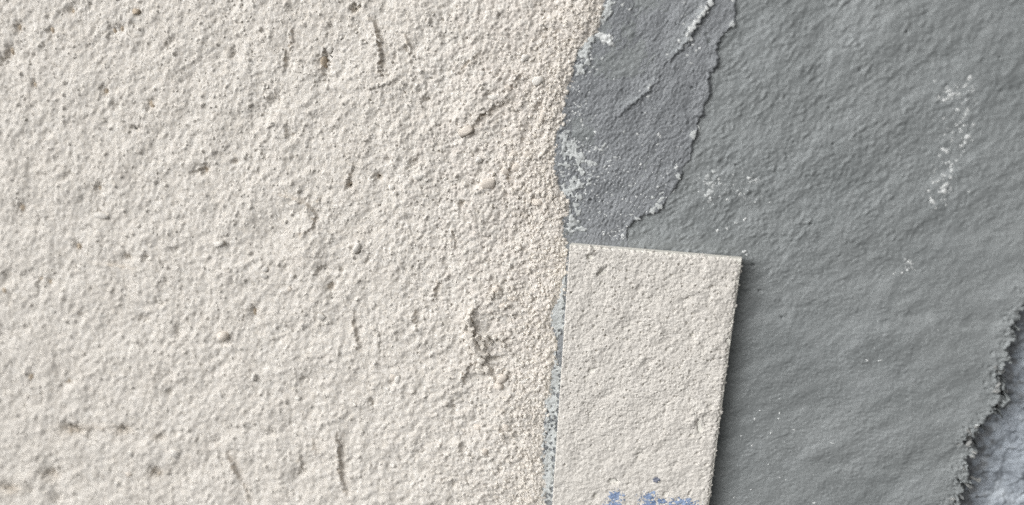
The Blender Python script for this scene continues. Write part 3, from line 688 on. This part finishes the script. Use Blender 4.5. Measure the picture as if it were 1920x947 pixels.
# on the coat further right
SPR = [(1326, 330, 8, 4, 20, 0), (1330, 344, 7, 5, 0, 0), (1336, 350, 5, 6, 20, 0), (1331, 360, 7, 7, 30, 0), (1326, 366, 6, 4, 20, 0), (1332, 372, 4, 5, 0, 0), (1348, 336, 3, 3, 0, 1),
       (1338, 322, 4, 5, 0, 0), (1404, 334, 4, 4, 0, 1), (1408, 341, 6, 3, 40, 0), (1417, 338, 3, 3, 0, 1), (1386, 364, 5, 5, 0, 1), (1382, 358, 4, 3, 0, 0), (1364, 374, 3, 3, 0, 1),
       (1345, 432, 3, 4, 20, 1), (1363, 428, 3, 3, 0, 1), (1396, 412, 3, 5, -30, 1), (1380, 418, 4, 3, 0, 0), (1350, 345, 4, 3, 0, 0), (1320, 340, 4, 3, 0, 0),
       (1818, 146, 8, 5, 35, 1), (1810, 161, 5, 4, 30, 1), (1794, 163, 4, 3, 45, 1), (1780, 170, 6, 4, 0, 1), (1784, 178, 8, 4, 20, 1), (1770, 188, 5, 4, 30, 1), (1760, 182, 6, 3, 0, 1),
       (1776, 185, 5, 3, 30, 1), (1796, 178, 6, 3, 0, 0), (1796, 206, 6, 4, 0, 1), (1812, 212, 6, 10, -15, 0), (1814, 204, 4, 4, 0, 1), (1806, 222, 4, 6, 0, 0), (1808, 235, 3, 4, 0, 1),
       (1826, 234, 3, 4, 0, 1), (1814, 256, 8, 5, 30, 1), (1810, 268, 5, 3, 20, 1), (1804, 274, 4, 3, 0, 1), (1772, 282, 7, 4, 10, 1), (1776, 286, 4, 4, 0, 1), (1774, 306, 4, 3, -30, 1),
       (1785, 308, 3, 4, 0, 1), (1784, 320, 4, 5, 0, 1), (1782, 332, 4, 6, 0, 1), (1758, 340, 5, 3, 30, 1), (1772, 348, 7, 4, 40, 1), (1770, 358, 8, 6, 20, 1), (1762, 360, 5, 3, 30, 1),
       (1776, 344, 4, 3, 0, 1), (1748, 378, 8, 6, -20, 1), (1744, 371, 4, 3, 0, 1), (1754, 390, 3, 3, 0, 1), (1770, 222, 3, 3, 0, 1), (1794, 235, 3, 3, 0, 1), (1705, 492, 6, 4, -40, 1),
       (1702, 507, 5, 3, 0, 1), (1692, 512, 4, 4, 0, 1), (1698, 486, 4, 3, 0, 1), (1676, 514, 3, 3, 0, 1), (1626, 676, 3, 4, 30, 1), (1462, 776, 3, 4, 20, 1), (1460, 786, 3, 3, 0, 1),
       (1445, 812, 3, 3, 0, 1), (1489, 806, 5, 3, -20, 1), (1560, 830, 7, 3, -10, 0), (1415, 786, 4, 4, -40, 1), (1410, 836, 4, 3, 30, 1), (1425, 770, 3, 2, 0, 1), (1408, 918, 3, 3, 0, 1),
       (1462, 896, 3, 3, 0, 1), (1376, 933, 3, 3, 0, 1), (1390, 817, 3, 3, 0, 1), (1526, 942, 5, 3, 0, 1), (1650, 676, 6, 3, 20, 0), (1395, 472, 6, 5, 20, 1), (1400, 478, 4, 3, 0, 1)]
for lst, gg, hh in ((SPL, G_P, H_P), (SPR, G_G, H_G)):
    for i, (x, y, a, b, rot, wh) in enumerate(lst):
        sc_ = (.78 if x < 1600 else .62) if y < 470 else .55
        u, v, h = height_at(gg, hh, x, y)
        put('plaster_splash', FLK[i % 10], M_FILMW if wh else M_FILM, coat, u, v, h + K * .3, K * a * sc_, K * min(.9, .22 * min(a, b) + .15), K * b * sc_, rot)
# the dust of specks between them: far too many to pick apart
co, fc = [], []
def speckle(x, y, r, gg, hh):
    u, v, h = height_at(gg, hh, x, y); b0 = len(co); n = 6
    co.append((u * .001, -(h + K * (.35 + .3 * r)) * .001, Z0 - v * .001))
    a0 = random.uniform(0, 6); e = random.uniform(.6, 1.5)
    for i in range(n):
        a = a0 + 6.2832 * i / n; rr = r * K * random.uniform(.75, 1.25)
        co.append(((u + rr * e * math.cos(a)) * .001, -(h - K * .3) * .001, Z0 - (v + rr * math.sin(a)) * .001))
    for i in range(n): fc.append((b0, b0 + 1 + i, b0 + 1 + (i + 1) % n))
def spray(n, cx, cy, sx, sy, gg, hh, lo=.9, hi=2.6, xmin=0):
    for _ in range(n):
        x, y = random.gauss(cx, sx), random.gauss(cy, sy)
        if x < np.interp(y, by, bx) + 3 or (y > 448 and x < 1400): continue
        speckle(x, y, lo + (hi - lo) * random.random() ** 2.5, gg, hh)
spray(150, 1090, 300, 30, 40, G_P, H_P); spray(200, 1150, 350, 45, 45, G_P, H_P, .8, 2.0); spray(90, 1080, 215, 16, 30, G_P, H_P); spray(60, 1095, 120, 16, 25, G_P, H_P)
spray(90, 1160, 440, 20, 7, G_P, H_P, .9, 2.2); spray(120, 1240, 340, 28, 45, G_P, H_P, .7, 1.8); spray(50, 1300, 50, 16, 30, G_P, H_P, .8, 2.2)
spray(60, 1232, 190, 30, 50, G_P, H_P, .7, 1.7); spray(70, 1335, 352, 16, 20, G_G, H_G, .8, 1.8); spray(60, 1395, 350, 24, 18, G_G, H_G, .7, 1.6)
spray(60, 1790, 180, 24, 14, G_G, H_G, .8, 2.0); spray(60, 1800, 240, 16, 30, G_G, H_G, .8, 2.0); spray(70, 1770, 335, 14, 28, G_G, H_G, .8, 2.2); spray(25, 1700, 500, 10, 12, G_G, H_G, .8, 1.6)
spray(40, 1430, 820, 40, 60, G_G, H_G, .6, 1.4); spray(40, 1620, 650, 120, 90, G_G, H_G, .5, 1.2)
sp = raw_mesh('splash_dust', co, fc, M_FILMW, coat); sp['kind'] = 'stuff'

# crumbs along the broken right-hand edge
def crumbs_edge():
    r = random.Random(3)
    for i in range(36):
        y = r.uniform(560, 960) if i % 3 else r.gauss(835, 35)
        x = float(np.interp(y, ey, ex)) + r.gauss(1, 9)
        u, v, h = height_at(G_G, H_G, x - 6, y)
        b = r.uniform(2.5, 7)
        put('mortar_crumb', CRB[i % 8], M_GRIT if r.random() < .9 else M_FILM, coat, u, v, max(h, -2.5) + K * b * r.uniform(-.7, .2), K * b * r.uniform(.9, 1.7), K * b * .9, K * b * r.uniform(.6, 1), r.uniform(-60, 60))
crumbs_edge()

# ------------------------------------------------------------------ 3. the pale blue board behind the broken edge
cu = [unproject(x, y) for x, y in ((1760, 560), (1740, 947), (1920, 540), (1920, 947))]
g = Grid(min(c[0] for c in cu) - 3, max(c[0] for c in cu) + 4, min(c[1] for c in cu) - 4, max(c[1] for c in cu) + 2, 0.45, 0, 110, 200, 110)
PX, PY = g.PX, g.PY; wob = None
sd = PX - np.interp(PY, ey, ex)
H = -7.5 + K * 1.6 * g.noise(11, bw=.5, ang=60, aspect=1.6, seed=81) + K * 1.1 * g.noise(4.2, bw=.5, ang=35, aspect=1.8, seed=82) + K * 0.9 * g.noise(2.0, bw=.5, seed=83)
H += K * 2.0 * smooth(50, 0, sd)
stain_shade = smooth(60, 18, sd + 16 * g.noise(5, bw=.6, seed=84)) * .85  # grey mortar smear and the edge's shadow band, painted together
tag(build('pale_blue_panel', g.U, g.V, H, np.ones(H.shape, bool), M_BOARD, None, {'stain_shade': stain_shade}),
    'pale blue panel behind the broken mortar edge, bottom right corner', 'panel')['kind'] = 'thing'

# ------------------------------------------------------------------ 4. the sample board standing against the joint
TH = 22 * K                                     # thickness of the board in mm
HL, HR = 23 * K, 30 * K                         # front face above the wall at its left and right edge
tl, tr = unproject(1068, 459, HL), unproject(1391, 486, HR)
bl, br = unproject(1012, 1290, HL), unproject(1286, 1270, HR)
tl3, tr3, bl3, br3 = [np.array([p[0], p[1], h]) for p, h in ((tl, HL), (tr, HR), (bl, HL), (br, HR))]
nrm = np.cross(bl3 - tl3, tr3 - tl3); nrm /= np.linalg.norm(nrm)
if nrm[2] < 0: nrm = -nrm
W_, L_ = np.linalg.norm(tr3 - tl3), np.linalg.norm(bl3 - tl3)
d = 0.225
nu, nv = int(W_ / d) + 1, int(L_ / d) + 1
a = np.linspace(0, 1, nu)[None, :]; b = np.linspace(0, 1, nv)[:, None]
P = (tl3 * ((1 - a) * (1 - b))[..., None] + tr3 * (a * (1 - b))[..., None] + bl3 * ((1 - a) * b)[..., None] + br3 * (a * b)[..., None])
lat = (nv + 8, nu + 8)
T = lambda arr: arr[:nv, :nu].astype(float)
N = lambda lam, **k: T(spectrum(*lat, d, lam, **k))
PX, PY = project(P[..., 0], P[..., 1], P[..., 2])
soft = smooth(740, 880, PY)                     # the lower end is smeared smoother
h = K * .7 * N(16, bw=.45, seed=91) + K * .30 * N(6, bw=.45, ang=60, aspect=1.2, seed=92) + K * .30 * N(2.8, bw=.4, seed=93)
h += K * (1 - .45 * soft) * (1.35 * T(caps(*lat, d, .95, .4, .8, 94)) + .35 * N(.9, bw=.4, seed=95))
h -= K * 7 * T(caps(*lat, d, 2.6, .22, .42, 96, drop=.5)) * (1 - .8 * soft)
h -= K * 2.0 * np.clip(N(3.4, bw=.4, ang=50, aspect=1.3, seed=97) - 1.8, 0, 1.5)
wn_ = N(2.4, bw=.5, seed=98)
def spit(x, y, rx, ry, rot, dp):
    global h
    an = math.radians(rot); dx, dy = PX - x, PY - y
    p = (dx * math.cos(an) - dy * math.sin(an)) / rx; q_ = (dx * math.sin(an) + dy * math.cos(an)) / ry
    h -= K * dp * np.exp(-np.clip(np.sqrt(p * p + q_ * q_) + .2 * wn_, 0, None) ** 2 * 1.1)
for z in [(1107, 481, 6, 4, 20, 8), (1128, 512, 7, 3, 30, 7), (1135, 503, 8, 4, 40, 3), (1120, 505, 10, 6, 40, -4), (1112, 470, 8, 8, 0, -3), (1109, 694, 6, 3, 20, 6), (1150, 902, 9, 5, -10, 8), (1118, 930, 4, 6, 0, 6), (1311, 800, 4, 16, 8, 6), (1298, 790, 8, 10, 0, -4),
          (1325, 795, 7, 26, 6, 2.5), (1247, 770, 3, 20, -10, 3), (1200, 850, 10, 6, 40, 4), (1310, 640, 10, 6, 60, -4), (1350, 655, 8, 5, 0, 4), (1240, 620, 8, 12, 20, -3),
          (1085, 860, 10, 20, 0, 2.5), (1330, 762, 6, 5, 0, 5), (1320, 770, 9, 6, 30, -4), (1215, 680, 14, 8, 40, 3), (1180, 610, 14, 8, 40, 3), (1290, 560, 12, 7, 40, 3),
          (1266, 870, 9, 6, 0, 3), (1250, 925, 10, 5, 60, 3), (1200, 540, 12, 6, 45, 3), (1340, 560, 8, 8, 0, -3), (1365, 640, 5, 5, 0, 5)]: spit(*z)
# broken rim: the render stops a little short of the board's edges and rounds off
el = a * W_ + 0 * b; er = (1 - a) * W_ + 0 * b; et = b * L_ + 0 * a; eb = (1 - b) * L_ + 0 * a
jl, jr, jt = N(3.0, bw=.8, seed=99), N(2.2, bw=.8, seed=100), N(3.5, bw=.8, seed=101)
rim = np.minimum.reduce([el / .4 + .1 * jl, (er - .3 - .32 * jr) / .9, (et - .15 - .16 * jt) / .7, eb / .5, (np.hypot(er, et) - 1.2 - .5 * jr) / .8])
h = (h + K * 3.2) * smooth(-.2, 1.0, rim) - K * 3.0 * smooth(.5, -.3, rim)
Q = P + nrm * h[..., None]
sample = thing('sample_board', 'cream render sample board with blue paint marks, lying over the grey mortar', 'sample board', 0, 0)
idx = np.arange(nv * nu).reshape(nv, nu)
f = np.stack([idx[:-1, :-1].ravel(), idx[1:, :-1].ravel(), idx[1:, 1:].ravel(), idx[:-1, 1:].ravel()], 1)
raw_mesh('render_face', np.stack([Q[..., 0].ravel() * .001, -Q[..., 2].ravel() * .001, Z0 - Q[..., 1].ravel() * .001], 1), f, M_SAMPLE, sample)

# the card itself: a slab with slightly ragged, rounded edges
def slab():
    n = 60
    ring = []
    cor = [tl3, tr3, br3, bl3]
    for i in range(4):
        for k in range(n): ring.append(cor[i] + (cor[(i + 1) % 4] - cor[i]) * k / n)
    ring = np.array(ring); cen = ring.mean(0)
    r = np.random.default_rng(8); wv = np.convolve(r.standard_normal(len(ring) + 8), np.ones(9) / 9, 'valid')
    out = ring - cen; out /= np.linalg.norm(out, axis=1)[:, None]
    lev = [(-0.35, .10), (0.0, .35), (.5, .10), (.8, .28), (TH * .85, .30), (TH, .05)]         # inset, depth
    vs = []
    for dep, ins in [(0.02, .45), (.18, .08), (TH * .5, .0), (TH - .2, .03), (TH, .35)]:
        vs.append(ring - nrm * dep - out * (ins + .07 * wv[:, None]))
    m = len(ring); V_ = np.concatenate(vs); F_ = []
    for l in range(len(vs) - 1):
        for i in range(m):
            j = (i + 1) % m
            F_.append((l * m + i, l * m + j, (l + 1) * m + j, (l + 1) * m + i))
    me = bpy.data.meshes.new('card')
    faces = F_ + [tuple(range((len(vs) - 1) * m, len(vs) * m)), tuple(range(m - 1, -1, -1))]
    me.from_pydata([(p[0] * .001, -p[2] * .001, Z0 - p[1] * .001) for p in V_], [], faces); me.update()
    bm = bmesh.new(); bm.from_mesh(me); bmesh.ops.recalc_face_normals(bm, faces=bm.faces); bm.to_mesh(me); bm.free()
    me.materials.append(M_CARD)
    o = bpy.data.objects.new('card', me); C.objects.link(o); o.parent = sample
slab()

def on_face(x, y):
    k = int(np.argmin((PX - x) ** 2 + (PY - y) ** 2)); i, j = divmod(k, nu)
    return Q[i, j]
# blue paint smears at the lower end: films that follow the render's relief and let its grains show through
bn = N(2.6, bw=.7, seed=111); bn2 = N(.9, bw=.5, seed=112)
hs_ = K * 3.2 + K * 1.1 * N(16, bw=.45, seed=91) + K * 1.25 * N(6, bw=.45, ang=48, aspect=1.6, seed=92) + K * .8 * N(3, bw=.4, ang=52, aspect=1.5, seed=93)
def smear(blobs, mat, th=.5, nz=.34, name='paint_smear', label=None):
    ff = np.full(PX.shape, -1.0)
    for (x, y, rx, ry) in blobs: ff = np.maximum(ff, 1.0 - .65 * np.hypot((PX - x) / rx, (PY - y) / ry))
    ff = ff - .45 + nz * (bn * .7 + bn2 * .6)
    k = ff > -.12
    if not k.any(): return
    kk = k[:-1, :-1] & k[1:, :-1] & k[:-1, 1:] & k[1:, 1:]
    f = np.stack([idx[:-1, :-1][kk], idx[1:, :-1][kk], idx[1:, 1:][kk], idx[:-1, 1:][kk]], 1)
    hh = h + K * th * np.tanh(ff * 6)
    S = P + nrm * hh[..., None]
    used = np.unique(f); rem = np.zeros(nv * nu, int); rem[used] = np.arange(len(used))
    co_ = np.stack([S[..., 0].ravel() * .001, -S[..., 2].ravel() * .001, Z0 - S[..., 1].ravel() * .001], 1)[used]
    o = raw_mesh(name, co_, rem[f], mat, sample)
    if label: o['label'] = label
smear([(1155, 930, 15, 13), (1150, 946, 16, 12)], M_BLUE, nz=.26)
smear([(1215, 931, 17, 11), (1222, 945, 22, 11), (1240, 939, 12, 7)], M_BLUE, nz=.28)
smear([(1280, 940, 26, 9), (1300, 948, 20, 9), (1262, 948, 16, 9)], M_BLUE, nz=.28)
smear([(1231, 898, 8, 6)], M_SLATE, 1.6, .12, 'paint_spot', 'dark slate blue dried drop above the blue paint')
for sx_ in range(1070, 1320, 45): smear([(sx_, 985 + (sx_ % 7) * 4, 26, 16)], M_BLUE)
smear([(1151, 900, 9, 3)], M_DARK, .4, .25, 'dark_pit_film')  # thin dark film colouring the pit's floor

# loose grains along the top and right rim of the sample
r = random.Random(21)
for i in range(46):
    t_ = r.random()
    if i < 14: p = tl3 + (tr3 - tl3) * t_ - nrm * K * r.uniform(1, 6) + np.array([0, .05, 0])
    else: p = tr3 + (br3 - tr3) * t_ * .6 - nrm * K * r.uniform(0, 8) + np.array([r.uniform(-.25, .1), 0, 0])
    b_ = r.uniform(1.6, 4.2)
    put('render_crumb', CRB[i % 8], M_SAMPLE, sample, p[0], p[1], p[2], K * b_ * 1.2, K * b_, K * b_, r.uniform(-80, 80))
